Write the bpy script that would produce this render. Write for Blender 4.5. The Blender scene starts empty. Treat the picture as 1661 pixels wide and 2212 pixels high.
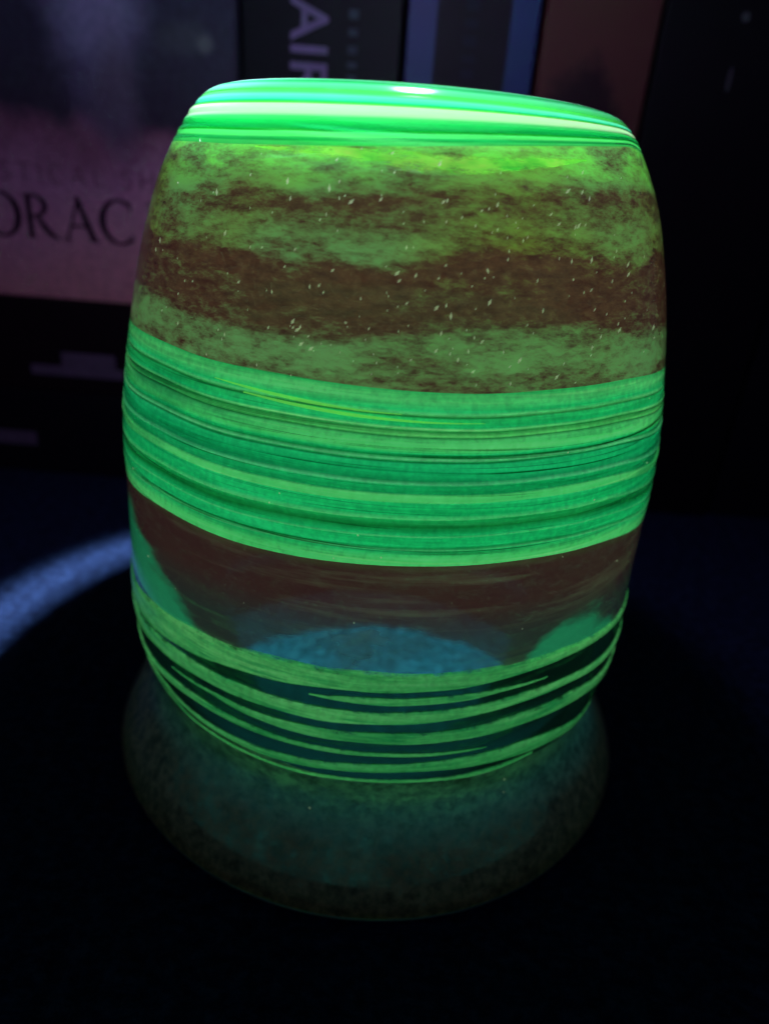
import bpy, math, random
import numpy as np
from mathutils import Matrix, Vector

sc = bpy.context.scene
C = sc.collection
U = 0.17                       # one working unit in metres (camera to vase axis)
R = math.radians

# ------------------------------------------------------------------ camera
cam = bpy.data.cameras.new('camera'); camo = bpy.data.objects.new('camera', cam); C.objects.link(camo)
cam.sensor_fit = 'VERTICAL'; cam.sensor_height = 36.0; cam.lens = 36.0 * 1500 / 2212
cam.clip_start = 0.005; cam.clip_end = 50
pitch, roll = R(25.5), R(4.5)
fw = Vector((0, math.cos(pitch), -math.sin(pitch))); rt = Vector((1, 0, 0)); up = rt.cross(fw)
u2 = up * math.cos(roll) - rt * math.sin(roll); r2 = rt * math.cos(roll) + up * math.sin(roll)
M = Matrix((r2, u2, -fw)).transposed().to_4x4(); M.translation = Vector((0.0033, -1, 0.861)) * U
camo.matrix_world = M
cam.dof.use_dof = True; cam.dof.focus_distance = 0.72 * U; cam.dof.aperture_fstop = 10.5
sc.camera = camo

# ------------------------------------------------------------------ world and light
w = bpy.data.worlds.new('World'); sc.world = w; w.use_nodes = True
bg = w.node_tree.nodes['Background']; bg.inputs[0].default_value = (0.18, 0.2, 0.75, 1); bg.inputs[1].default_value = 0.03
TORCH = Vector((-0.008, 0.0, 1.44)) * U
def lamp(name, kind, power, col, loc):
    d = bpy.data.lights.new(name, kind); d.energy = power; d.color = col
    o = bpy.data.objects.new(name, d); C.objects.link(o); o.location = loc
    return o, d
# ultraviolet torch held above the vase (beam) and the weak violet spill of its lens
to, td = lamp('torch_beam', 'SPOT', 20.0, (0.62, 0.70, 1.0), TORCH)
td.spot_size = R(2 * 25.0); td.spot_blend = 0.22; td.shadow_soft_size = 0.032 * U
to.rotation_euler = (Vector((-0.15, 0.07, 0.0)) * U - TORCH).to_track_quat('-Z', 'Y').to_euler()
so, sd = lamp('torch_spill', 'POINT', 0.27, (0.75, 0.42, 1.0), TORCH + Vector((0, 0, 0.03)) * U)
sd.shadow_soft_size = 0.05 * U
vs = sc.view_settings
vs.view_transform = 'Standard'; vs.look = 'None'; vs.exposure = 0; vs.gamma = 1; vs.use_curve_mapping = False
cy = sc.cycles
cy.max_bounces = 10; cy.diffuse_bounces = 4; cy.transparent_max_bounces = 24; cy.transmission_bounces = 8
cy.sample_clamp_indirect = 3.0
cy.use_denoising = True; cy.use_adaptive_sampling = True; cy.adaptive_threshold = 0.03

# ------------------------------------------------------------------ helpers
def L(*c):      # sRGB 0-255 -> linear rgba
    return tuple((v / 255 / 12.92 if v <= 10 else ((v / 255 + .055) / 1.055) ** 2.4) for v in c) + (1,)

g0, g1 = (0, 0, 0, 1), (1, 1, 1, 1)
def gr(x): return (x, x, x, 1)
class NT:
    def __init__(s, name):
        s.m = bpy.data.materials.new(name); s.m.use_nodes = True
        s.t = s.m.node_tree; s.t.nodes.clear()
        s.out = s.t.nodes.new('ShaderNodeOutputMaterial')
    def n(s, kind, ins=None, **props):
        nd = s.t.nodes.new('ShaderNode' + kind)
        for k, v in props.items(): setattr(nd, k, v)
        for k, v in (ins or {}).items():
            if isinstance(v, bpy.types.NodeSocket): s.t.links.new(v, nd.inputs[k])
            else: nd.inputs[k].default_value = v
        return nd
    def math(s, op, a, b=None, c=None, clamp=False):
        nd = s.t.nodes.new('ShaderNodeMath'); nd.operation = op; nd.use_clamp = clamp
        for i, v in enumerate((a, b, c)):
            if v is None: continue
            if isinstance(v, bpy.types.NodeSocket): s.t.links.new(v, nd.inputs[i])
            else: nd.inputs[i].default_value = v
        return nd.outputs[0]
    def attr(s, name): return s.n('Attribute', attribute_name=name).outputs['Fac']
    def noise(s, scale, detail=3, rough=.55, vscale=(1, 1, 1), loc=(0, 0, 0), dist=0):
        tc = s.n('TexCoord').outputs['Object']
        mp = s.n('Mapping', {'Vector': tc, 'Scale': vscale, 'Location': loc}).outputs[0]
        return s.n('TexNoise', {'Vector': mp, 'Scale': scale / U, 'Detail': detail, 'Roughness': rough, 'Distortion': dist}).outputs[0]
    def ramp(s, fac, stops, interp='LINEAR'):
        nd = s.n('ValToRGB', {'Fac': fac}); cr = nd.color_ramp; cr.interpolation = interp
        while len(cr.elements) > 1: cr.elements.remove(cr.elements[-1])
        for i, (p, c) in enumerate(stops):
            e = cr.elements[0] if i == 0 else cr.elements.new(p)
            e.position = p; e.color = c
        return nd.outputs
    def mixc(s, f, a, b, blend='MIX'):
        nd = s.n('Mix', data_type='RGBA', blend_type=blend)
        for i, v in ((0, f), (6, a), (7, b)):
            if isinstance(v, bpy.types.NodeSocket): s.t.links.new(v, nd.inputs[i])
            else: nd.inputs[i].default_value = v
        return nd.outputs[2]
    def mixs(s, f, a, b): return s.n('MixShader', {0: f, 1: a, 2: b}).outputs[0]
    def end(s, sh):
        s.t.links.new(sh, s.out.inputs[0]); s.m.cycles.emission_sampling = 'NONE'; return s.m

def coat(T, sh, rough=.1, bump=None, strength=.2, ior=1.45, dist=.001):
    ins = {'Roughness': rough, 'Color': (1, 1, 1, 1)}
    nrm = None
    if bump is not None:
        nrm = T.n('Bump', {'Height': bump, 'Strength': strength, 'Distance': dist * U}).outputs[0]; ins['Normal'] = nrm
    g = T.n('BsdfGlossy', ins).outputs[0]
    fi = {'IOR': ior}
    if nrm is not None: fi['Normal'] = nrm
    fr = T.n('Fresnel', fi).outputs[0]
    return T.mixs(fr, sh, g)

def glass(name, col, opac, glow=None, glowf=0.0, tint=(.8, .9, .85, 1), tr=.6, rough=.1, bump=None, bstr=.2, bdist=.001):
    """coloured art glass: pigment that scatters and lets light through, clear glass where opac is low,
    glow = uranium fluorescence in the green, added emission in the brown bands"""
    T = name
    d = T.n('BsdfDiffuse', {'Color': col}).outputs[0]
    t = T.n('BsdfTranslucent', {'Color': col}).outputs[0]
    sh = T.mixs(tr, d, t)
    if glow is not None:
        e = T.n('Emission', {'Color': col if glow == 'col' else glow, 'Strength': glowf}).outputs[0]
        sh = T.n('AddShader', {0: sh, 1: e}).outputs[0]
    cl = T.n('BsdfTransparent', {'Color': tint}).outputs[0]
    return coat(T, T.mixs(opac, cl, sh), rough, bump, bstr, dist=bdist)

def simple(name, col, rough=.6, spec=.3, nscale=None, namt=.25, bump=0):
    T = NT(name)
    c = col
    ins = {'Roughness': rough, 'Specular IOR Level': spec}
    if nscale:
        nz = T.noise(nscale, 4)
        c = T.mixc(nz, tuple(v * (1 - namt) for v in col[:3]) + (1,), tuple(min(1, v * (1 + namt)) for v in col[:3]) + (1,))
        if bump: ins['Normal'] = T.n('Bump', {'Height': nz, 'Strength': bump, 'Distance': .002 * U}).outputs[0]
    ins['Base Color'] = c
    return T.end(T.n('BsdfPrincipled', ins).outputs[0])

def mesh_obj(name, verts, faces, mat, parent=None, smooth=True, mats=None, fmat=None):
    me = bpy.data.meshes.new(name)
    me.from_pydata([tuple(v) for v in verts], [], [tuple(f) for f in faces]); me.update()
    for m in (mats or [mat]): me.materials.append(m)
    if smooth: me.polygons.foreach_set('use_smooth', [True] * len(me.polygons))
    if fmat is not None: me.polygons.foreach_set('material_index', list(fmat))
    o = bpy.data.objects.new(name, me); C.objects.link(o)
    if parent: o.parent = parent
    return o

def set_attr(o, name, vals):
    a = o.data.attributes.new(name, 'FLOAT', 'POINT'); a.data.foreach_set('value', np.asarray(vals, 'f').ravel())

def empty(name, loc, label, cat, group=None):
    o = bpy.data.objects.new(name, None); C.objects.link(o); o.location = loc
    o.empty_display_size = .01
    o['label'] = label; o['category'] = cat
    if group: o['group'] = group
    return o

def box(name, x0, x1, y0, y1, z0, z1, mat, parent, bev=.004, off=None):
    """bevelled box in working units"""
    import bmesh
    bm = bmesh.new(); bmesh.ops.create_cube(bm, size=1)
    o = off or Vector((0, 0, 0))
    for v in bm.verts:
        v.co = Vector(((x0 + (v.co.x + .5) * (x1 - x0)) * U - o.x, (y0 + (v.co.y + .5) * (y1 - y0)) * U - o.y, (z0 + (v.co.z + .5) * (z1 - z0)) * U - o.z))
    if bev: bmesh.ops.bevel(bm, geom=bm.edges[:], offset=bev * U, segments=3, profile=.6, affect='EDGES')
    me = bpy.data.meshes.new(name); bm.to_mesh(me); bm.free()
    me.materials.append(mat)
    ob = bpy.data.objects.new(name, me); C.objects.link(ob)
    if parent: ob.parent = parent
    return ob

# ------------------------------------------------------------------ table
T = NT('dark_cloth')
n1 = T.noise(42, 4, .8, (1, 1.5, 1)); n2 = T.noise(9, 3); n3 = T.noise(170, 1, .5, loc=(3, 1, 0))
col = T.mixc(n2, (.0070, .0170, .045, 1), (.0094, .0222, .057, 1))
rib = T.noise(60, 2, .6, (1, .18, 1), (2, 9, 0))
col = T.mixc(1.0, col, T.ramp(n1, [(.34, gr(.3)), (.5, gr(1)), (.64, (2.3, 2.1, 1.8, 1))])[0], 'MULTIPLY')
col = T.mixc(1.0, col, T.ramp(rib, [(.35, gr(.85)), (.65, gr(1.15))])[0], 'MULTIPLY')
sp = T.math('GREATER_THAN', n3, .74)
col = T.mixc(sp, col, (.035, .05, .08, 1))
b = T.n('Bump', {'Height': n1, 'Strength': .6, 'Distance': .006 * U}).outputs[0]
tm = T.end(T.n('BsdfPrincipled', {'Base Color': col, 'Roughness': .75, 'Specular IOR Level': .12, 'Normal': b}).outputs[0])
tv = [(-6, -4, 0), (6, -4, 0), (6, 6, 0), (-6, 6, 0)]
table = mesh_obj('table_top', [Vector(v) * U for v in tv], [(0, 1, 2, 3)], tm, smooth=False)
table['kind'] = 'structure'

# ------------------------------------------------------------------ the vase
PZ = [(0.012, .424), (.03, .4165), (.05, .406), (.07, .392), (.09, .377), (.11, .365), (.14, .3585), (.18, .369), (.23, .379), (.28, .383), (.35, .381), (.45, .3785), (.52, .377), (.58, .373), (.65, .362), (.72, .349), (.80, .328), (.86, .306), (.90, .284), (.92, .2705), (.934, .258)]
pz = np.array([a for a, _ in PZ]); pr = np.array([b_ for _, b_ in PZ])
def smooth_interp(x, xs, ys):
    # cubic Hermite (finite-difference tangents)
    x = np.clip(x, xs[0], xs[-1])
    d = np.gradient(ys, xs)
    i = np.clip(np.searchsorted(xs, x) - 1, 0, len(xs) - 2)
    h = xs[i + 1] - xs[i]; t = (x - xs[i]) / h
    return (2*t**3-3*t**2+1)*ys[i] + (t**3-2*t**2+t)*h*d[i] + (-2*t**3+3*t**2)*ys[i+1] + (t**3-t**2)*h*d[i+1]
def prof(z): return smooth_interp(np.asarray(z, float), pz, pr)
def sstep(x, a, b_):
    t = np.clip((x - a) / (b_ - a), 0, 1); return t * t * (3 - 2 * t)
NTH = 540
TH = np.linspace(-180, 180, NTH, endpoint=False)
def curve(pts, base=None):
    """height of a band edge against the angle (0 = towards the viewer), eased to its mean round the back"""
    a = np.array([p[0] for p in pts]); z = np.array([p[1] for p in pts])
    m = z.mean() if base is None else base
    a = np.concatenate([[-180, -110], a, [110, 180]]); z = np.concatenate([[m, m], z, [m, m]])
    y = np.interp(TH, a, z); k = np.hanning(25); k /= k.sum()
    return np.convolve(np.concatenate([y[-12:], y, y[:12]]), k, 'valid')
zA = curve([(-72, .884), (-36, .882), (-16, .885), (1, .890), (18, .897), (36, .904), (58, .912)], .89)
zB = curve([(-71, .684), (-45, .6876), (-32, .6844), (-18, .6853), (-7, .6836), (4, .6827), (15, .6827), (27, .6862), (45, .6875), (71, .676)])
zC = curve([(-61, .489), (-43, .5006), (-25, .4985), (-9, .5014), (6, .5046), (26, .5067), (43, .5026), (63, .4822)])
zD = curve([(-68, .3547), (-48, .3506), (-34, .3584), (-19, .3622), (-8, .3644), (4, .3643), (16, .3641), (30, .364), (42, .362), (62, .345)])
zF = curve([(-59, .226), (-42, .2255), (-30, .2145), (-16, .2033), (-3, .1952), (7, .1925), (20, .1888), (37, .1912), (51, .180), (73, .145)])
wob = .0022 * np.sin(np.radians(TH * 1 + 40)) + .0015 * np.sin(np.radians(TH * 2 - 20))   # hand-blown: not perfectly round

def ring_pos(th, r, z):
    a = np.radians(th); return np.stack([r * np.sin(a), -r * np.cos(a), z], -1) * U

def band(name, zlo, zhi, rows, mat, parent, relief=None, extra=None, proud=0.0):
    v = np.linspace(0, 1, rows)
    Z = zlo[None, :] * (1 - v[:, None]) + zhi[None, :] * v[:, None]
    Rr = prof(Z) + wob[None, :] + proud
    if relief is not None: Rr = Rr + relief(v, Z)
    P = ring_pos(np.broadcast_to(TH, Z.shape), Rr, Z).reshape(-1, 3)
    F = []
    for i in range(rows - 1):
        for j in range(NTH):
            k = (j + 1) % NTH
            F.append((i * NTH + j, i * NTH + k, (i + 1) * NTH + k, (i + 1) * NTH + j))
    o = mesh_obj(name, P, F, mat, parent)
    set_attr(o, 'v', np.broadcast_to(v[:, None], Z.shape))
    if extra:
        for k, fn in extra.items(): set_attr(o, k, fn(v, Z))
    return o

vase = empty('vase', (0, 0, 0), 'upturned barrel-shaped art glass vase glowing green with brown bands and a flared smoky mouth', 'vase')

# --- pigment colours (linear)
gl_l = (.10, .85, .22, 1); gl_m = (.010, .66, .19, 1); gl_d = (.002, .30, .07, 1); gl_k = (.002, .17, .02, 1)
brown = (.29, .11, .06, 1); dbrown = (.15, .053, .043, 1)

# base cap (the vase's foot, here on top)
T = NT('green_cap_glass')
v = T.attr('v'); wv = T.noise(1.6, 3, .5, (1, 1, 6)); v2 = T.math('ADD', v, T.math('MULTIPLY', T.math('SUBTRACT', wv, .5), .05))
cl = T.ramp(v2, [(0, (.06, .45, .10, 1)), (.06, (.06, .50, .12, 1)), (.09, (.01, .33, .06, 1)), (.13, (.02, .42, .10, 1)), (.16, (.14, .80, .20, 1)), (.23, (.13, .75, .20, 1)),
                 (.255, (.004, .30, .01, 1)), (.31, (.004, .34, .07, 1)), (.42, (.01, .42, .09, 1)), (.50, (.10, .70, .20, 1)), (.56, (.85, 1, .6, 1)), (.71, (1, 1, .68, 1)),  # near-white stops: torch highlight painted into the cap colour
                 (.74, (.12, .75, .04, 1)), (.775, (.004, .40, .12, 1)), (.80, (.05, .55, .35, 1)), (.88, (.2, .75, .55, 1)), (.93, (.10, .70, .16, 1)), (1, (.10, .62, .08, 1))])
sh = glass(T, cl[0], T.ramp(v, [(.0, gr(.8)), (.6, gr(.8)), (.8, gr(.96))])[0], 'col', .5, tint=(.28, .95, .44, 1), tr=.62, rough=.12, bump=wv, bstr=.1)
m_cap = T.end(sh)
def cap_relief(v_, Z):
    return (.0006 * np.sin(v_ * 30) * sstep(v_, 0, .15))[:, None] * np.ones_like(Z)
cap = band('base_cap', zA, np.full(NTH, .934), 44, m_cap, vase, cap_relief)
# rounded top and sunken foot ring
T = NT('green_foot_glass')
nz = T.noise(3, 3, .5, (1, 1, 1))
rr = T.math('ADD', T.attr('r'), T.math('MULTIPLY', T.math('SUBTRACT', nz, .5), .05))
cl = T.ramp(rr, [(.5, (.05, .55, .12, 1)), (.78, (.10, .72, .16, 1)), (.84, (.02, .45, .10, 1)), (.875, (.25, .85, .10, 1)), (.905, (.10, .7, .12, 1)), (.93, (.3, .8, .6, 1)), (.955, (.02, .5, .15, 1)), (.975, (.25, .85, .5, 1)), (1, (.10, .7, .16, 1))])
m_foot = T.end(glass(T, cl[0], T.ramp(T.attr('r'), [(.80, gr(.2)), (.9, gr(.95))])[0], 'col', .25, tint=(.28, .95, .44, 1), tr=.65, rough=.16, bump=nz, bstr=.1))
tp = [(.934, .258), (.9385, .2525), (.9425, .245), (.9452, .235), (.9463, .223), (.9463, .208), (.9455, .192), (.943, .178), (.938, .166), (.933, .155), (.930, .13), (.928, .09), (.927, .045)]
P = np.concatenate([ring_pos(TH, r + wob, np.full(NTH, z)) for z, r in tp] + [ring_pos(np.zeros(1), np.zeros(1), np.full(1, .927))])
F = []
for i in range(len(tp) - 1):
    for j in range(NTH):
        k = (j + 1) % NTH; F.append((i * NTH + j, i * NTH + k, (i + 1) * NTH + k, (i + 1) * NTH + j))
e = (len(tp) - 1) * NTH
for j in range(NTH): F.append((e + j, e + (j + 1) % NTH, e + NTH))
fo = mesh_obj('foot', P, F, m_foot, vase)
set_attr(fo, 'r', np.concatenate([np.full(NTH, r / .258) for z, r in tp] + [np.zeros(1)]))

# mottled band
T = NT('mottled_glass')
v = T.attr('v')
na = T.noise(11, 4, .62, (1, 1, 3.4), dist=.2); nb = T.noise(3.0, 3, .5, (1, 1, 1.3), (4, 2, 1)); nc = T.noise(46, 5, .8, (1, 1, 2.8), (1, 7, 3), .1)
vv = T.math('ADD', v, T.math('MULTIPLY', T.math('SUBTRACT', nb, .5), .30))
vv = T.math('ADD', vv, T.math('MULTIPLY', T.math('SUBTRACT', na, .5), .16))
gm = T.ramp(vv, [(0, gr(.48)), (.10, gr(.62)), (.19, gr(.55)), (.25, gr(.14)), (.50, gr(.06)), (.57, gr(.40)), (.66, gr(.58)), (.72, gr(.42)), (.80, gr(.34)), (.86, gr(.68)), (.92, gr(.55)), (1, gr(.66))])[0]
gm2 = T.math('ADD', gm, T.math('MULTIPLY', T.math('SUBTRACT', na, .5), 1.1))
gm2 = T.math('ADD', gm2, T.math('MULTIPLY', T.math('SUBTRACT', nc, .5), 1.5))
gf = T.ramp(gm2, [(.12, g0), (.9, g1)], 'EASE')[0]
br = T.mixc(T.ramp(nc, [(.35, g0), (.65, g1)])[0], dbrown, brown)
topf = T.math('GREATER_THAN', v, .97)
gg = T.mixc(T.ramp(nb, [(.4, g0), (.6, g1)])[0], (.13, .42, .07, 1), (.16, .46, .16, 1))
colm = T.mixc(gf, br, gg)
em = T.mixc(gf, T.mixc(T.ramp(nc, [(.3, g0), (.7, g1)])[0], (.030, .009, .0075, 1), (.070, .027, .017, 1)), T.mixc(T.math('MAXIMUM', T.ramp(nb, [(.42, g0), (.70, g1)])[0], T.ramp(v, [(.35, g1), (.55, g0)])[0]), (.15, .19, .025, 1), (.10, .20, .070, 1)))  # the brown glows too: emission added to bring back its red
hi = T.math('MULTIPLY', T.ramp(vv, [(.85, g0), (.97, g1)])[0], T.ramp(na, [(.38, g0), (.54, g1)])[0])
em2 = T.mixc(T.math('MULTIPLY', hi, gf), em, (.16, .62, .05, 1))
m_mot = T.end(glass(T, colm, .95, em2, .8, tr=.6, rough=.16, bump=nc, bstr=.12))
band('mottled_band', zB, zA, 90, m_mot, vase)

# threaded band
stops = [(0, gl_l, 0), (.05, gl_l, .2), (.10, gl_m, .2), (.104, (.10, .75, .25, 1), .5), (.115, gl_d, -1), (.13, gl_m, 0), (.185, gl_m, .2), (.19, (.10, .75, .25, 1), .5), (.20, gl_m, 0), (.245, gl_k, -.6),
         (.29, (.01, .5, .12, 1), 0), (.295, (.11, .8, .25, 1), .6), (.32, gl_m, 0), (.39, gl_m, .1), (.395, gl_l, .4), (.435, gl_l, .6), (.44, (.003, .32, .09, 1), -1),
         (.49, (.004, .50, .15, 1), 0), (.50, (.09, .7, .28, 1), .5), (.515, (.003, .30, .10, 1), -.8), (.56, (.004, .52, .17, 1), 0), (.61, (.01, .6, .2, 1), .1), (.615, (.001, .11, .02, 1), -1.2), (.625, (.004, .3, .08, 1), -.3),
         (.635, (.13, .78, .3, 1), .7), (.648, gl_d, -.6), (.665, gl_m, 0), (.69, gl_l, .4), (.745, (.09, .72, .2, 1), .4), (.754, (.001, .12, .015, 1), -1), (.765, (.10, .7, .16, 1), .2), (.79, gl_k, -.8),
         (.805, (.15, .85, .25, 1), .8), (.815, gl_m, .2), (.86, (.02, .62, .16, 1), .2), (.866, (.001, .13, .01, 1), -1), (.885, (.1, .7, .22, 1), .4), (.90, gl_m, 0), (.95, (.12, .75, .22, 1), .3), (1, (.03, .5, .12, 1), 0)]
T = NT('threaded_green_glass')
v = T.attr('v')
wv = T.noise(2.2, 3, .5, (1, 1, 3)); fine = T.noise(5, 3, .6, (1, 1, 26)); grain = T.noise(130, 2, .6)
v2 = T.math('ADD', v, T.math('MULTIPLY', T.math('SUBTRACT', wv, .5), .03))
def multi(T, fac, st):
    # colour ramps hold 32 stops: two halves mixed at the middle
    h = len(st) // 2
    a = T.ramp(fac, [(p, c) for p, c, *_ in st[:h + 1]])[0]; b_ = T.ramp(fac, [(p, c) for p, c, *_ in st[h:]])[0]
    return T.mixc(T.math('GREATER_THAN', fac, st[h][0]), a, b_)
cs = T.mixc(.18, multi(T, v2, stops), (.02, .62, .17, 1))
fs = T.ramp(fine, [(.3, (.7, .78, .75, 1)), (.5, (1, 1, 1, 1)), (.68, (1.5, 1.12, 1.2, 1))])[0]
cs = T.mixc(1.0, cs, fs, 'MULTIPLY')
cs = T.mixc(1.0, cs, T.ramp(grain, [(.3, gr(.86)), (.7, gr(1.14))])[0], 'MULTIPLY')
thin = T.noise(.8, 4, .8, (1, 1, 150), (3, 3, 7))
cs = T.mixc(1.0, cs, T.ramp(thin, [(.34, (.12, .26, .15, 1)), (.43, gr(1)), (.56, gr(1)), (.70, (2.4, 1.15, 1.3, 1))])[0], 'MULTIPLY')
low = T.noise(2.4, 4, .6, (1, 1, 7), (6, 1, 4))
cs = T.mixc(1.0, cs, T.ramp(low, [(.30, (.35, .55, .6, 1)), (.46, gr(1)), (.7, (1.5, 1.12, 1.15, 1))])[0], 'MULTIPLY')
m_thr = T.end(glass(T, cs, .93, 'col', .46, tr=.62, rough=.14, bump=fine, bstr=.35, bdist=.004))
sp_ = np.array([s[0] for s in stops]); sh_ = np.array([s[2] for s in stops])
def thr_relief(v_, Z): return (.0016 * np.interp(v_, sp_, sh_))[:, None] * np.ones_like(Z)
band('threaded_band', zC, zB, 200, m_thr, vase, thr_relief)

# smoky brown band with its clear window
wa = np.array([-180, -90, -70, -56, -45, -38, -33, -24, -19.5, -8, 0, 7, 15.5, 24, 26, 29, 35, 44, 52, 58, 90, 180])
wz = np.array([.36, .35, .345, .345, .345, .345, .345, .352, .376, .41, .421, .419, .40, .362, .345, .345, .345, .345, .345, .345, .36, .36])
pa = np.interp(TH, [-180, -100, -75, -60, -50, -40, -34, -26, 20, 26, 31, 36, 44, 52, 60, 180], [.3, .3, .455, .445, .425, .395, .365, .33, .33, .35, .385, .405, .402, .375, .32, .3])
wcur = np.interp(TH, wa, wz)
T = NT('smoky_brown_glass')
v = T.attr('v'); clr = T.attr('clear')
na = T.noise(9, 4, .6, (1, 1, 3.2)); nb = T.noise(40, 3, .6, (1, 1, 2))
pat = T.attr('patch'); pat = T.ramp(T.math('ADD', pat, T.math('MULTIPLY', T.math('SUBTRACT', na, .5), 1.5)), [(.3, g0), (.8, g1)], 'EASE')[0]
clr = T.math('ADD', clr, T.math('MULTIPLY', T.math('SUBTRACT', na, .5), .8))
clr = T.ramp(clr, [(.25, g0), (.75, g1)], 'EASE')[0]
cb = T.mixc(T.ramp(na, [(.38, g0), (.62, g1)])[0], (.17, .062, .06, 1), (.27, .115, .092, 1))
cb = T.mixc(T.ramp(v, [(.25, g1), (.6, g0)])[0], cb, (.13, .15, .13, 1))
ns = T.noise(4, 4, .6, (1, 1, 14), (2, 5, 1))
cb = T.mixc(T.math('MULTIPLY', T.ramp(ns, [(.50, g0), (.66, g1)])[0], .75), cb, (.40, .36, .24, 1))
cb = T.mixc(T.ramp(v, [(.93, g0), (1, g1)])[0], cb, (.2, .28, .10, 1))
cb = T.mixc(T.ramp(nb, [(.52, g0), (.72, (.4, .4, .4, 1))])[0], cb, (.4, .33, .25, 1))
op = T.ramp(v, [(0, gr(.80)), (.3, gr(.84)), (.55, gr(.93)), (1, gr(.97))])[0]
op = T.math('MULTIPLY', op, T.math('SUBTRACT', 1.0, T.math('MULTIPLY', clr, .97)), clamp=True)
cloudy = T.noise(6, 4, .65, (1, 1, 1.5), (8, 3, 2))
cloudy = T.math('MULTIPLY', T.ramp(cloudy, [(.42, g0), (.66, g1)])[0], T.math('MULTIPLY', clr, .65))  # pale cloudy patches over the clear window
cb = T.mixc(cloudy, cb, (.6, .7, .75, 1)); op = T.math('MAXIMUM', op, cloudy)
cb = T.mixc(pat, cb, T.mixc(nb, (.02, .30, .15, 1), (.08, .5, .24, 1)))
op = T.math('MAXIMUM', op, T.math('MULTIPLY', pat, .95))
emc = T.mixc(pat, T.mixc(T.ramp(v, [(.3, g0), (.65, g1)])[0], (.016, .018, .017, 1), T.mixc(T.ramp(ns, [(.50, g0), (.66, g1)])[0], (.027, .0098, .0100, 1), (.044, .027, .019, 1))), (.012, .16, .07, 1))  # added emission lifts the brown and grey glass
m_smo = T.end(glass(T, cb, op, emc, .9, tint=(.78, .93, .93, 1), tr=.55, rough=.12, bump=na, bstr=.12))
band('smoky_band', zD, zC, 80, m_smo, vase, extra={'patch': lambda v_, Z: sstep((pa[None, :] - Z), -.045, .035), 'clear': lambda v_, Z: sstep((wcur[None, :] - Z), -.03, .022)})

# neck of clear dark glass
T = NT('clear_neck_glass')
nz = T.noise(10, 3, .6, (1, 1, 8))
cb = T.mixc(nz, (.002, .02, .010, 1), (.004, .04, .02, 1))
m_neck = T.end(glass(T, cb, .72, (.0012, .0075, .0045, 1), 1.0, tint=(.3, .7, .55, 1), tr=.6, rough=.1, bump=nz, bstr=.2))
band('neck', zF, zD, 50, m_neck, vase)

# raised green trails wound round the neck: (angle, height, half width)
TR = [
 [(-180, .338, .009), (-90, .318, .016), (-62, .318, .022), (-47, .3306, .0235), (-37, .3389, .0215), (-28, .3446, .019), (-20, .3478, .0175), (-10, .3507, .016), (-2, .3534, .0145), (6, .3541, .0138), (14, .3556, .0128), (20, .3575, .0115), (30, .3598, .010), (38, .3600, .009), (50, .3536, .007), (59, .346, .0065), (90, .33, .009), (180, .338, .009)],
 [(-10, .3271, .0004), (-7.7, .3271, .002), (-2, .3287, .0048), (4.6, .3286, .0055), (12, .3302, .005), (18, .3311, .0045), (24, .3334, .003), (31, .333, .0012), (34, .333, .0003)],
 [(-180, .285, .009), (-90, .28, .012), (-59, .2862, .014), (-46, .2968, .0135), (-36, .3006, .0125), (-27, .3010, .0115), (-16, .3019, .011), (-7.5, .3017, .0105), (1, .3045, .0100), (9, .3065, .0092), (18, .3095, .0085), (28, .3144, .0075), (40, .3133, .006), (60, .297, .006), (90, .28, .008), (180, .285, .009)],
 [(-42, .274, .0003), (-38, .2753, .0012), (-30, .2785, .0028), (-23, .275, .0052), (-15, .2729, .0072), (-7, .2726, .0085), (1, .2741, .0092), (10, .2748, .0095), (19, .2770, .0105), (29, .2806, .0115), (42, .277, .0125), (60, .256, .010), (90, .25, .008), (180, .25, .006)],
 [(-180, .24, .004), (-90, .235, .004), (-58, .2376, .0058), (-45, .2469, .0068), (-36, .2517, .0066), (-23, .2497, .0052), (-13, .2472, .0042), (-4, .247, .0036), (4, .248, .003), (13, .2476, .0024), (19, .247, .0016), (23, .2465, .0004)],
 [(-58, .226, .0004), (-46, .2236, .002), (-42, .2166, .0028), (-32, .2131, .0045), (-20, .2122, .0066), (-10, .2153, .0076), (-1, .221, .0080), (8, .2246, .0085), (14, .2256, .0098), (23, .2246, .0135), (31, .2218, .0155), (41, .2113, .0150), (55, .185, .011), (73, .16, .006), (95, .16, .001)],
 [(-60, .218, .0004), (-47, .2082, .0014), (-38, .1975, .0022), (-24, .1955, .0026), (-14, .1930, .0028), (-4, .1955, .0030), (5, .1973, .003), (13, .1966, .003), (21, .1950, .0042), (29, .1964, .005), (36, .197, .0015)],
]
T = NT('green_trail_glass')
fine = T.noise(14, 4, .6, (1, 1, 14)); grain = T.noise(120, 2, .6)
cs = T.ramp(fine, [(.3, (.03, .46, .12, 1)), (.5, (.12, .76, .19, 1)), (.7, (.19, .88, .25, 1))])[0]
cs = T.mixc(1.0, cs, T.ramp(grain, [(.3, gr(.85)), (.7, gr(1.15))])[0], 'MULTIPLY')
lw = T.noise(3, 3, .6, (1, 1, 3), (4, 4, 1))
cs = T.mixc(1.0, cs, T.ramp(lw, [(.35, (.5, .72, .7, 1)), (.55, gr(1)), (.7, (1.25, 1.06, 1.1, 1))])[0], 'MULTIPLY')
ed = T.math('SUBTRACT', 1.25, T.math('ADD', T.attr('s'), T.math('MULTIPLY', T.math('SUBTRACT', T.noise(38, 4, .75, (1, 1, 2.5)), .5), 2.0)))
opt = T.math('MULTIPLY', T.ramp(ed, [(.0, gr(.08)), (.5, g1)])[0], .94)
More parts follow.
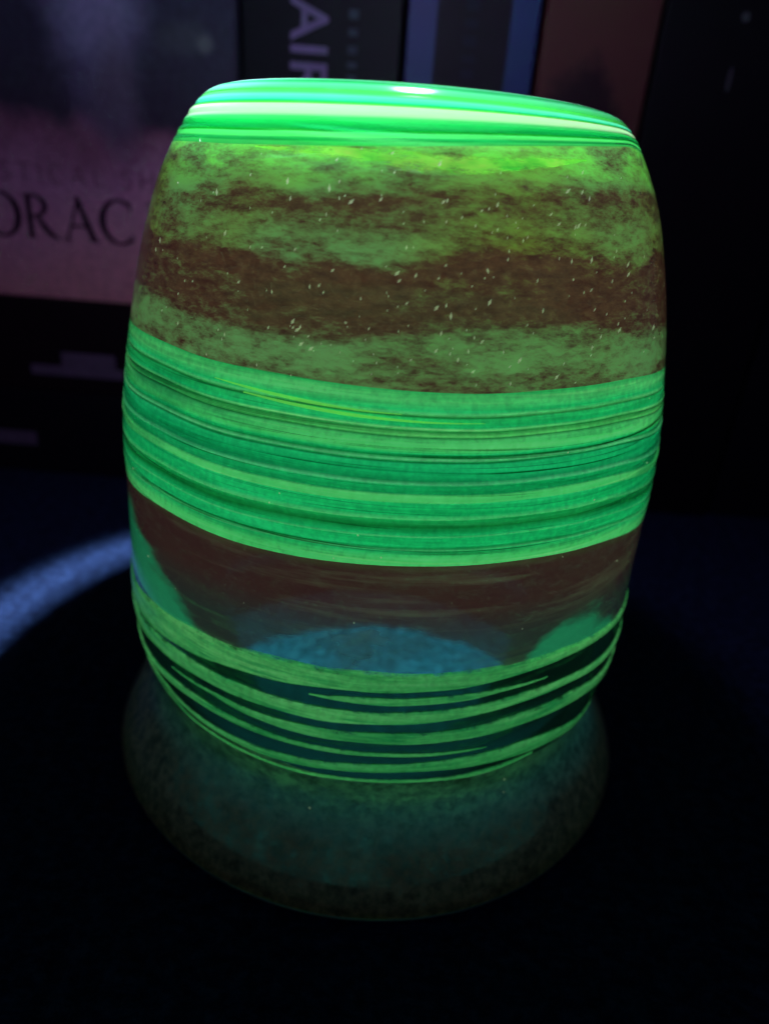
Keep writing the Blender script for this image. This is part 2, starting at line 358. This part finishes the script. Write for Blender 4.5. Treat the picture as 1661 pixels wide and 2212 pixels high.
m_trail = T.end(glass(T, cs, opt, 'col', .34, tr=.6, rough=.14, bump=fine, bstr=.3, bdist=.003))
def trail(name, tr, mat, proud=.0016):
    a = np.array([t[0] for t in tr]); zc = np.array([t[1] for t in tr]); hw = np.array([t[2] for t in tr])
    th = np.arange(a[0], a[-1] + .01, .5)
    k = np.hanning(13); k /= k.sum()
    def sm(y): return np.convolve(np.concatenate([np.full(6, y[0]), y, np.full(6, y[-1])]), k, 'valid')
    zz, hh = sm(np.interp(th, a, zc)), sm(np.interp(th, a, hw))
    zz = zz + .0004 * np.sin(th * .13 + zc[0] * 900); hh = hh * (1 + .04 * np.sin(th * .37 + hw[1] * 4000))
    wb = np.interp(th, TH, wob)
    S = np.linspace(-1, 1, 9)
    Z = zz[:, None] + hh[:, None] * S[None, :]
    Rr = prof(Z) + wb[:, None] + .0006 + proud * np.sqrt(np.maximum(0, 1 - S ** 2))[None, :] * np.minimum(1, hh / .006)[:, None]
    Rr[:, 0] -= .002; Rr[:, -1] -= .002
    P = ring_pos(np.broadcast_to(th[:, None], Z.shape), Rr, Z).reshape(-1, 3)
    n = len(S); F = [(i * n + j, (i + 1) * n + j, (i + 1) * n + j + 1, i * n + j + 1) for i in range(len(th) - 1) for j in range(n - 1)]
    o = mesh_obj(name, P, F, mat, vase); set_attr(o, 's', np.broadcast_to(np.abs(S)[None, :], Z.shape))
for tr in TR: trail('glass_trail', tr, m_trail)

# glare on the threaded band, painted as short glowing yellow-green streaks
T = NT('painted_glare_streak')
m_str = T.end(glass(T, (.22, .85, .14, 1), .9, 'col', .42, tr=.6, rough=.14))
for tr in ([(-30, .668, .0003), (-22, .6655, .0016), (-12, .6628, .0019), (-4, .6612, .001), (2, .661, .0002)],
           [(-24, .6605, .0003), (-16, .6580, .0014), (-6, .6560, .0020), (6, .6548, .0010), (15, .655, .0002)]):
    trail('bright_streak', tr, m_str, .0008)
T = NT('chartreuse_patch_glass')
nz = T.noise(16, 4, .7, (1, 1, 3))
cs = T.ramp(nz, [(.35, (.06, .6, .06, 1)), (.55, (.3, .85, .10, 1)), (.7, (.5, .95, .15, 1))])[0]
ed = T.math('SUBTRACT', 1.2, T.math('ADD', T.attr('s'), T.math('MULTIPLY', T.math('SUBTRACT', T.noise(15, 5, .75, (1, 1, 4), (2, 2, 5)), .5), 4.5)))
m_pat = T.end(glass(T, cs, T.math('MULTIPLY', T.ramp(ed, [(.05, g0), (.9, g1)])[0], .85), 'col', .6, tint=(1, 1, 1, 1), tr=.6, rough=.16))
trail('bright_streak', [(-30, .8815, .001), (-20, .880, .005), (-10, .879, .0075), (-2, .8775, .010), (5, .8765, .0115), (11, .878, .009), (18, .882, .0065), (27, .887, .005), (36, .892, .001)], m_pat, .0001)
# flared mouth of smoky speckled glass
T = NT('smoky_mouth_glass')
na = T.noise(14, 4, .65); nb = T.noise(70, 3, .65); v = T.attr('v')
cb = T.mixc(T.ramp(na, [(.35, g0), (.65, g1)])[0], (.40, .42, .30, 1), (.72, .74, .52, 1))
cb = T.mixc(T.ramp(v, [(.36, g1), (.64, g0)])[0], cb, (.62, .19, .10, 1))
cb = T.mixc(1.0, cb, T.ramp(nb, [(.3, gr(.35)), (.7, gr(1.6))])[0], 'MULTIPLY')
cb = T.mixc(T.ramp(nb, [(.62, g0), (.72, (.4, .4, .4, 1))])[0], cb, (.25, .25, .2, 1))
op = T.math('ADD', T.ramp(v, [(0, gr(.90)), (.3, gr(.90)), (.6, gr(.88)), (1, gr(.93))])[0], T.math('MULTIPLY', T.math('ADD', T.math('SUBTRACT', na, .5), T.math('SUBTRACT', nb, .5)), .45), clamp=True)
m_mouth = T.end(glass(T, cb, op, tint=(.66, .60, .38, 1), tr=.65, rough=.28, bump=nb, bstr=.12))
rim = band('flared_mouth', np.full(NTH, .012), zF, 60, m_mouth, vase)
T = NT('smoky_lip_glass')
m_lip = T.end(glass(T, (.30, .26, .29, 1), .92, tint=(.5, .5, .5, 1), tr=.4, rough=.25))
# rolled lip under the mouth
lip = [(.012, .424), (.006, .4235), (.002, .420), (.0006, .414), (.002, .407), (.008, .402), (.016, .3985)]
P = np.concatenate([ring_pos(TH, r + wob, np.full(NTH, z)) for z, r in lip])
F = [(i * NTH + j, (i + 1) * NTH + j, (i + 1) * NTH + (j + 1) % NTH, i * NTH + (j + 1) % NTH) for i in range(len(lip) - 1) for j in range(NTH)]
mesh_obj('lip', P, F, m_lip, vase)

# clear inner wall: gives the glass its thickness
T = NT('clear_inner_glass')
m_in = T.end(coat(T, T.n('BsdfTransparent', {'Color': (.95, .98, .97, 1)}).outputs[0], .12, T.noise(8, 2), .1, 1.3))
zi = [.016, .03, .05, .07, .09, .11, .14, .18, .23, .28, .35, .45, .52, .58, .65, .72, .78, .82, .85, .868]
ri = [float(prof(z)) - (.02 if z > .03 else .018) for z in zi]
zi += [.880, .886, .888]; ri += [.235, .15, .06]
P = np.concatenate([ring_pos(TH[::4], np.full(NTH // 4, r), np.full(NTH // 4, z)) for z, r in zip(zi, ri)] + [ring_pos(np.zeros(1), np.zeros(1), np.full(1, .888))])
n = NTH // 4
F = [(i * n + j, (i + 1) * n + j, (i + 1) * n + (j + 1) % n, i * n + (j + 1) % n) for i in range(len(zi) - 1) for j in range(n)]
F += [((len(zi) - 1) * n + j, len(zi) * n, (len(zi) - 1) * n + (j + 1) % n) for j in range(n)]
mesh_obj('inner_wall', P, F, m_in, vase)

# bubbles in the glass, their glints painted as small glowing flecks
random.seed(5)
T = NT('painted_glint')
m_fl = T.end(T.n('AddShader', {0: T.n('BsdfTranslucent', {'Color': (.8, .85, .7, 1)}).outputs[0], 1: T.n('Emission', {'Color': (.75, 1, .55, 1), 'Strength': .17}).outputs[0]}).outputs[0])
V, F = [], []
def glint(th, z, ln, wd, tilt):
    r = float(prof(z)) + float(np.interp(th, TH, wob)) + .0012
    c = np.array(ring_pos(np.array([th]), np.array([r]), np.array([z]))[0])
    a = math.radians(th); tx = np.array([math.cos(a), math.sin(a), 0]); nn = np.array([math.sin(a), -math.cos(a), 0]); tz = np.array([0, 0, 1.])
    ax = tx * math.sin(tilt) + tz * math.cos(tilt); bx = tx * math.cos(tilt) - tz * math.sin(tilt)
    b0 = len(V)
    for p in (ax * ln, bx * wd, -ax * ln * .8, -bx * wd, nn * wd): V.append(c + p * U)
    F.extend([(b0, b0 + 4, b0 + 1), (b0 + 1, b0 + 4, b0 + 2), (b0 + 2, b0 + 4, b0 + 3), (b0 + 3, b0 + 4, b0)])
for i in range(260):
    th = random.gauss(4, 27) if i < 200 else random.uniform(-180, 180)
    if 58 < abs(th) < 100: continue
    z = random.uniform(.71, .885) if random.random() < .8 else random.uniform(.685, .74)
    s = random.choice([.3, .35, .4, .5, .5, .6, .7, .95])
    glint(th, z, .0042 * s, .0016 * s, random.uniform(-.1, .9))
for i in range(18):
    s = random.uniform(.4, .8); glint(random.uniform(-70, 70), random.uniform(.40, .66), .0022 * s, .0014 * s, random.uniform(-.5, .8))
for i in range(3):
    s = random.uniform(.5, 1); glint(random.uniform(-60, 60), random.uniform(.03, .17), .0018 * s, .0014 * s, random.uniform(-.5, .8))
fl = mesh_obj('bubble_glint', V, F, m_fl, vase, smooth=False); fl['kind'] = 'stuff'

# ------------------------------------------------------------------ things behind
YB = 0.92
def art_mat():
    """printed box front: dark blurred portrait-like tones above, mauve below"""
    T = NT('printed_box_front')
    tc = T.n('TexCoord').outputs['Object']
    sx = T.n('SeparateXYZ', {0: tc}); x = T.math('DIVIDE', sx.outputs[0], U); z = T.math('DIVIDE', sx.outputs[2], U)
    nz = T.noise(5, 4, .55); nf = T.noise(60, 3, .6)
    zz = T.math('ADD', z, T.math('MULTIPLY', T.math('SUBTRACT', nz, .5), .22))
    base = T.ramp(T.math('SUBTRACT', zz, .4), [(.10, (.88, .40, .42, 1)), (.26, (.78, .40, .50, 1)), (.40, (.58, .30, .46, 1)), (.50, (.34, .16, .24, 1)), (.56, (.06, .05, .08, 1)), (.8, (.045, .045, .08, 1))])[0]
    def blob(cx, cz, rx, rz, soft=.5):
        dx = T.math('DIVIDE', T.math('SUBTRACT', x, cx), rx); dz = T.math('DIVIDE', T.math('SUBTRACT', z, cz), rz)
        d = T.math('SQRT', T.math('ADD', T.math('MULTIPLY', dx, dx), T.math('MULTIPLY', dz, dz)))
        d = T.math('ADD', d, T.math('MULTIPLY', T.math('SUBTRACT', nz, .5), .9))
        return T.ramp(d, [(1 - soft, g1), (1, g0)], 'EASE')[0]
    c = base
    c = T.mixc(blob(-.76, 1.17, .17, .27, .8), c, (.26, .22, .42, 1))
    c = T.mixc(blob(-.72, 1.0, .10, .20, .8), c, (.15, .12, .19, 1))
    c = T.mixc(blob(-.55, 1.12, .10, .05, .7), c, (.07, .075, .10, 1))
    c = T.mixc(blob(-.50, 1.115, .03, .03, .7), c, (.14, .15, .17, 1))
    c = T.mixc(T.ramp(x, [(0, g0), (1, g0)])[0], c, c)
    c = T.mixc(1.0, c, T.ramp(nf, [(.3, gr(.85)), (.7, gr(1.15))])[0], 'MULTIPLY')
    return T.end(T.n('BsdfPrincipled', {'Base Color': c, 'Roughness': .6, 'Specular IOR Level': .15}).outputs[0])

m_ink = simple('title_ink', (.012, .010, .022, 1), .7, .1)
m_ink2 = simple('subtitle_ink', (.28, .13, .2, 1), .7, .1)
def part_local(o, loc):
    pass

def glyph(name, strokes, ox, oz, s, y, mat, parent, thick=.0015):
    """flat raised letter from strokes; a stroke = list of (x, z, half width) in cap heights"""
    V, F = [], []
    for st in strokes:
        pts = np.array(st, float); n = len(pts); b0 = len(V)
        for i in range(n):
            t = pts[min(i + 1, n - 1), :2] - pts[max(i - 1, 0), :2]; t = t / (np.hypot(*t) + 1e-9); nr = np.array([-t[1], t[0]])
            for sgn in (1, -1):
                q = pts[i, :2] + nr * sgn * pts[i, 2]
                V.append(((ox + q[0] * s) * U, (y - thick) * U, (oz + q[1] * s) * U))
                V.append(((ox + q[0] * s) * U, (y + .0005) * U, (oz + q[1] * s) * U))
        for i in range(n - 1):
            a = b0 + 4 * i; b_ = a + 4
            F += [(a, a + 2, b_ + 2, b_), (a, b_, b_ + 1, a + 1), (a + 2, a + 3, b_ + 3, b_ + 2)]
        F += [(b0, b0 + 1, b0 + 3, b0 + 2), (b0 + 4 * n - 4, b0 + 4 * n - 2, b0 + 4 * n - 1, b0 + 4 * n - 3)]
    return mesh_obj(name, V, F, mat, parent, smooth=False)
def ell(cx, cz, rx, rz, a0, a1, wt, wn, n=28):
    """stressed curve: thick where it runs upright, thin at top and bottom"""
    o = []
    for i in range(n + 1):
        a = math.radians(a0 + (a1 - a0) * i / n)
        o.append((cx + rx * math.cos(a), cz + rz * math.sin(a), wn + (wt - wn) * abs(math.cos(a)) ** 1.5))
    return o
def serif(x, z, w_=.11): return [(x - w_, z, .018), (x + w_, z, .018)]
GL = {
 'O': [ell(.5, .5, .43, .50, 0, 360, .075, .025, 44)],
 'R': [[(.18, 0, .062), (.18, 1, .062)], serif(.18, .018), serif(.13, .982, .09), [(.18, .975, .025), (.33, .975, .028)], ell(.33, .745, .25, .225, 90, -90, .062, .026), [(.33, .515, .024), (.18, .515, .024)],
       [(.36, .52, .035), (.50, .30, .062), (.66, .10, .062), (.86, -.01, .02)]],
 'A': [[(.14, .02, .026), (.31, .45, .028), (.50, 1.0, .03)], [(.46, 1.02, .05), (.64, .5, .068), (.82, .02, .068)], [(.26, .34, .025), (.70, .34, .025)], serif(.14, .015), serif(.82, .015, .12)],
 'C': [ell(.52, .5, .43, .50, 52, 315, .075, .026, 40), [(.80, .98, .012), (.80, .74, .022)], [(.82, .22, .012), (.80, .06, .012)]],
 'L': [[(.16, 0, .062), (.16, 1, .062)], serif(.16, .982), [(.06, .02, .022), (.62, .02, .026)], [(.62, .0, .012), (.64, .24, .02)]],
 'E': [[(.16, 0, .062), (.16, 1, .062)], [(.06, .98, .022), (.58, .98, .024)], [(.06, .02, .022), (.62, .02, .026)], [(.16, .52, .022), (.46, .52, .022)], [(.58, 1, .012), (.59, .8, .018)], [(.62, 0, .012), (.64, .24, .02)], [(.46, .62, .012), (.46, .42, .012)]],
}
# card box
cb_ = empty('card_box', (-.9 * U, (YB + .12) * U, .5 * U), 'mauve printed box with dark serif title standing left behind the vase', 'box')
def unparent_fix(o, par):   # meshes are written in scene coordinates: keep them there under a moved root
    o.parent = par; o.matrix_parent_inverse = Matrix.Translation(-par.location)
m_art = art_mat()
o = box('box_body', -1.42, -.43, YB, YB + .25, .507, 1.62, m_art, None, .006); unparent_fix(o, cb_)
s = .104; x = -1.097
for ch, adv in zip('ORACLE', (1.04, .93, .97, 1.2, .78, .8)):
    o = glyph('letter', GL[ch], x, .661, s, YB, m_ink, None); unparent_fix(o, cb_); x += adv * s

def text_mesh(name, body, size, mat, x, z, y, rotz=0, spacing=1.1, bold=0.0):
    cu = bpy.data.curves.new(name, 'FONT'); cu.body = body; cu.size = size * U; cu.extrude = .0008 * U; cu.offset = bold * U
    cu.space_character = spacing; cu.align_x = 'LEFT'
    tmp = bpy.data.objects.new(name, cu); C.objects.link(tmp)
    dg = bpy.context.evaluated_depsgraph_get()
    me = bpy.data.meshes.new_from_object(tmp.evaluated_get(dg)); bpy.data.objects.remove(tmp)
    me.materials.clear(); me.materials.append(mat)
    me.transform(Matrix.Translation((x * U, y * U, z * U)) @ Matrix.Rotation(rotz, 4, 'Y') @ Matrix.Rotation(R(90), 4, 'X'))
    o = bpy.data.objects.new(name, me); C.objects.link(o); return o
o = text_mesh('subtitle', 'MYSTICAL SHAMAN', .066, m_ink2, -1.147, .793, YB - .001, 0, 1.35, -.0012); unparent_fix(o, cb_)

# dark books lying under the box
m_black = simple('black_cover', (.010, .009, .014, 1), .55, .25, 30, .3, .1)
m_black2 = simple('black_red_cover', (.016, .007, .011, 1), .55, .25, 30, .3, .1)
m_page = simple('dim_paper', (.20, .17, .15, 1), .8, .1, 40, .2)
m_pale = simple('pale_print', (.20, .15, .22, 1), .7, .1, 60, .3)
def lying_book(x0, x1, y0, y1, z0, z1, mat, label):
    e = empty('lying_book', ((x0 + x1) / 2 * U, (y0 + y1) / 2 * U, z0 * U), label, 'book', 'books lying under the box')
    parts = [box('back_board', x0, x1, y0 + .012, y1, z0, z0 + .018, mat, None, .003), box('front_board', x0, x1, y0 + .012, y1, z1 - .018, z1, mat, None, .003),
             box('spine', x0, x1, y0, y0 + .014, z0 + .001, z1 - .001, mat, None, .005), box('page_block', x0 + .02, x1 - .02, y0 + .016, y1 - .02, z0 + .018, z1 - .018, m_page, None, .002)]
    for p in parts: unparent_fix(p, e)
    return e
b1 = lying_book(-1.55, -.36, YB - .01, YB + .62, .2505, .505, m_black2, 'dark book lying directly under the mauve box, pale patch on its spine')
b2 = lying_book(-1.62, -.40, YB - .02, YB + .60, .001, .249, m_black, 'dark book lying at the bottom of the stack on the table')
o = box('spine_label', -1.02, -.76, YB - .0125, YB - .0095, .298, .325, m_pale, None, 0); unparent_fix(o, b1)
o = box('spine_label', -.93, -.78, YB - .0128, YB - .0098, .325, .365, m_pale, None, 0); unparent_fix(o, b1)
o = box('spine_label', -1.35, -1.03, YB - .0225, YB - .0195, .085, .125, m_pale, None, 0); unparent_fix(o, b2)

# upright books
def upright(x0, x1, y0, z1, mat, label, dep=.9, lean=0.0):
    e = empty('upright_book', ((x0 + x1) / 2 * U, (y0 + dep / 2) * U, 0), label, 'book', 'books standing behind the vase')
    parts = [box('back_board', x0, x0 + .016, y0 + .012, y0 + dep, .001, z1, mat, None, .003), box('front_board', x1 - .016, x1, y0 + .012, y0 + dep, .001, z1, mat, None, .003),
             box('spine', x0 + .001, x1 - .001, y0, y0 + .014, .001, z1 - .001, mat, None, .006), box('page_block', x0 + .017, x1 - .017, y0 + .016, y0 + dep - .02, .015, z1 - .03, m_page, None, .002)]
    for p in parts: unparent_fix(p, e)
    return e
YU = YB + .02
m_blk3 = simple('blue_black_cover', (.006, .007, .012, 1), .6, .2, 30, .3, .1)
ub = upright(-.418, -.045, YU, 1.9, m_blk3, 'thick black book with pale lilac lettering running down its spine')
m_lilac = simple('lilac_print', (.20, .13, .30, 1), .6, .1, 20, .4)
m_dimlil = simple('dim_print', (.05, .06, .09, 1), .7, .1, 20, .4)
o = text_mesh('spine_letters', 'AIR', .124, m_lilac, -.302, 1.226, YU - .0012, R(90), 1.05, .0015); unparent_fix(o, ub)
for k, (zc, ln) in enumerate(((1.20, .018), (1.165, .014), (1.13, .016), (1.10, .012), (1.07, .018), (1.04, .012))):
    o = box('small_print', -.168, -.146, YU - .0014, YU - .0002, zc - ln / 2, zc + ln / 2, m_dimlil, None, 0); unparent_fix(o, ub)
m_navy = simple('navy_cover', (.008, .007, .014, 1), .6, .2, 30, .3, .1)
m_blue = simple('blue_edge', (.009, .032, .14, 1), .5, .3, 12, .2)
ub = upright(-.035, .272, YU, 1.9, m_navy, 'dark book whose spine is edged by two blue stripes')
o = box('blue_stripe', -.030, .035, YU - .002, YU + .004, .02, 1.88, m_blue, None, .001); unparent_fix(o, ub)
o = box('blue_stripe', .205, .268, YU - .002, YU + .004, .02, 1.88, m_blue, None, .001); unparent_fix(o, ub)
for k, (zc, ln) in enumerate(((1.235, .02), (1.20, .016), (1.165, .02), (1.13, .014), (1.10, .02))):
    o = box('small_print', .10, .13, YU - .0014, YU - .0002, zc - ln / 2, zc + ln / 2, simple('faint_print', (.022, .022, .04, 1), .7, .1), None, 0); unparent_fix(o, ub)
# brown red book with a dark oval picture
T = NT('brown_red_cover')
tc = T.n('TexCoord').outputs['Object']; sx = T.n('SeparateXYZ', {0: tc})
x = T.math('DIVIDE', sx.outputs[0], U); z = T.math('DIVIDE', sx.outputs[2], U); nz = T.noise(9, 4, .6)
dx = T.math('DIVIDE', T.math('SUBTRACT', x, .40), .115); dz = T.math('DIVIDE', T.math('SUBTRACT', z, 1.0), .17)
d = T.math('ADD', T.math('SQRT', T.math('ADD', T.math('MULTIPLY', dx, dx), T.math('MULTIPLY', dz, dz))), T.math('MULTIPLY', T.math('SUBTRACT', nz, .5), .9))
c = T.mixc(T.ramp(d, [(.75, g1), (1.05, g0)])[0], (.085, .028, .028, 1), (.022, .008, .014, 1))
c = T.mixc(T.ramp(nz, [(.55, g0), (.75, gr(.3))])[0], c, (.07, .035, .03, 1))
m_br = T.end(T.n('BsdfPrincipled', {'Base Color': c, 'Roughness': .6, 'Specular IOR Level': .2}).outputs[0])
upright(.284, .545, YU, 1.9, m_br, 'brown red book with a dark blurred oval on its spine')
m_blk4 = simple('soot_cover', (.005, .005, .008, 1), .6, .15, 30, .3, .1)
ub = upright(.556, .98, YU + .01, 1.9, m_blk4, 'black book with a tiny pale speck beside the brown red book')
m_spk = simple('speck_print', (.06, .06, .075, 1), .7, .1)
import bmesh
for (cx, cz, rx, rz) in ((.738, 1.255, .010, .010), (.735, 1.132, .005, .026)):
    bm = bmesh.new(); bmesh.ops.create_cone(bm, cap_ends=True, segments=14, radius1=1, radius2=1, depth=1)
    bm.transform(Matrix.Translation((cx * U, (YU + .0095) * U, cz * U)) @ Matrix.Diagonal((rx * U, .002 * U, rz * U, 1)) @ Matrix.Rotation(R(90), 4, 'X'))
    me = bpy.data.meshes.new('speck'); bm.to_mesh(me); bm.free(); me.materials.append(m_spk)
    o = bpy.data.objects.new('speck', me); C.objects.link(o); unparent_fix(o, ub)
upright(.99, 1.6, YU + .03, 1.9, m_blk3, 'plain black book at the far right edge of the row')
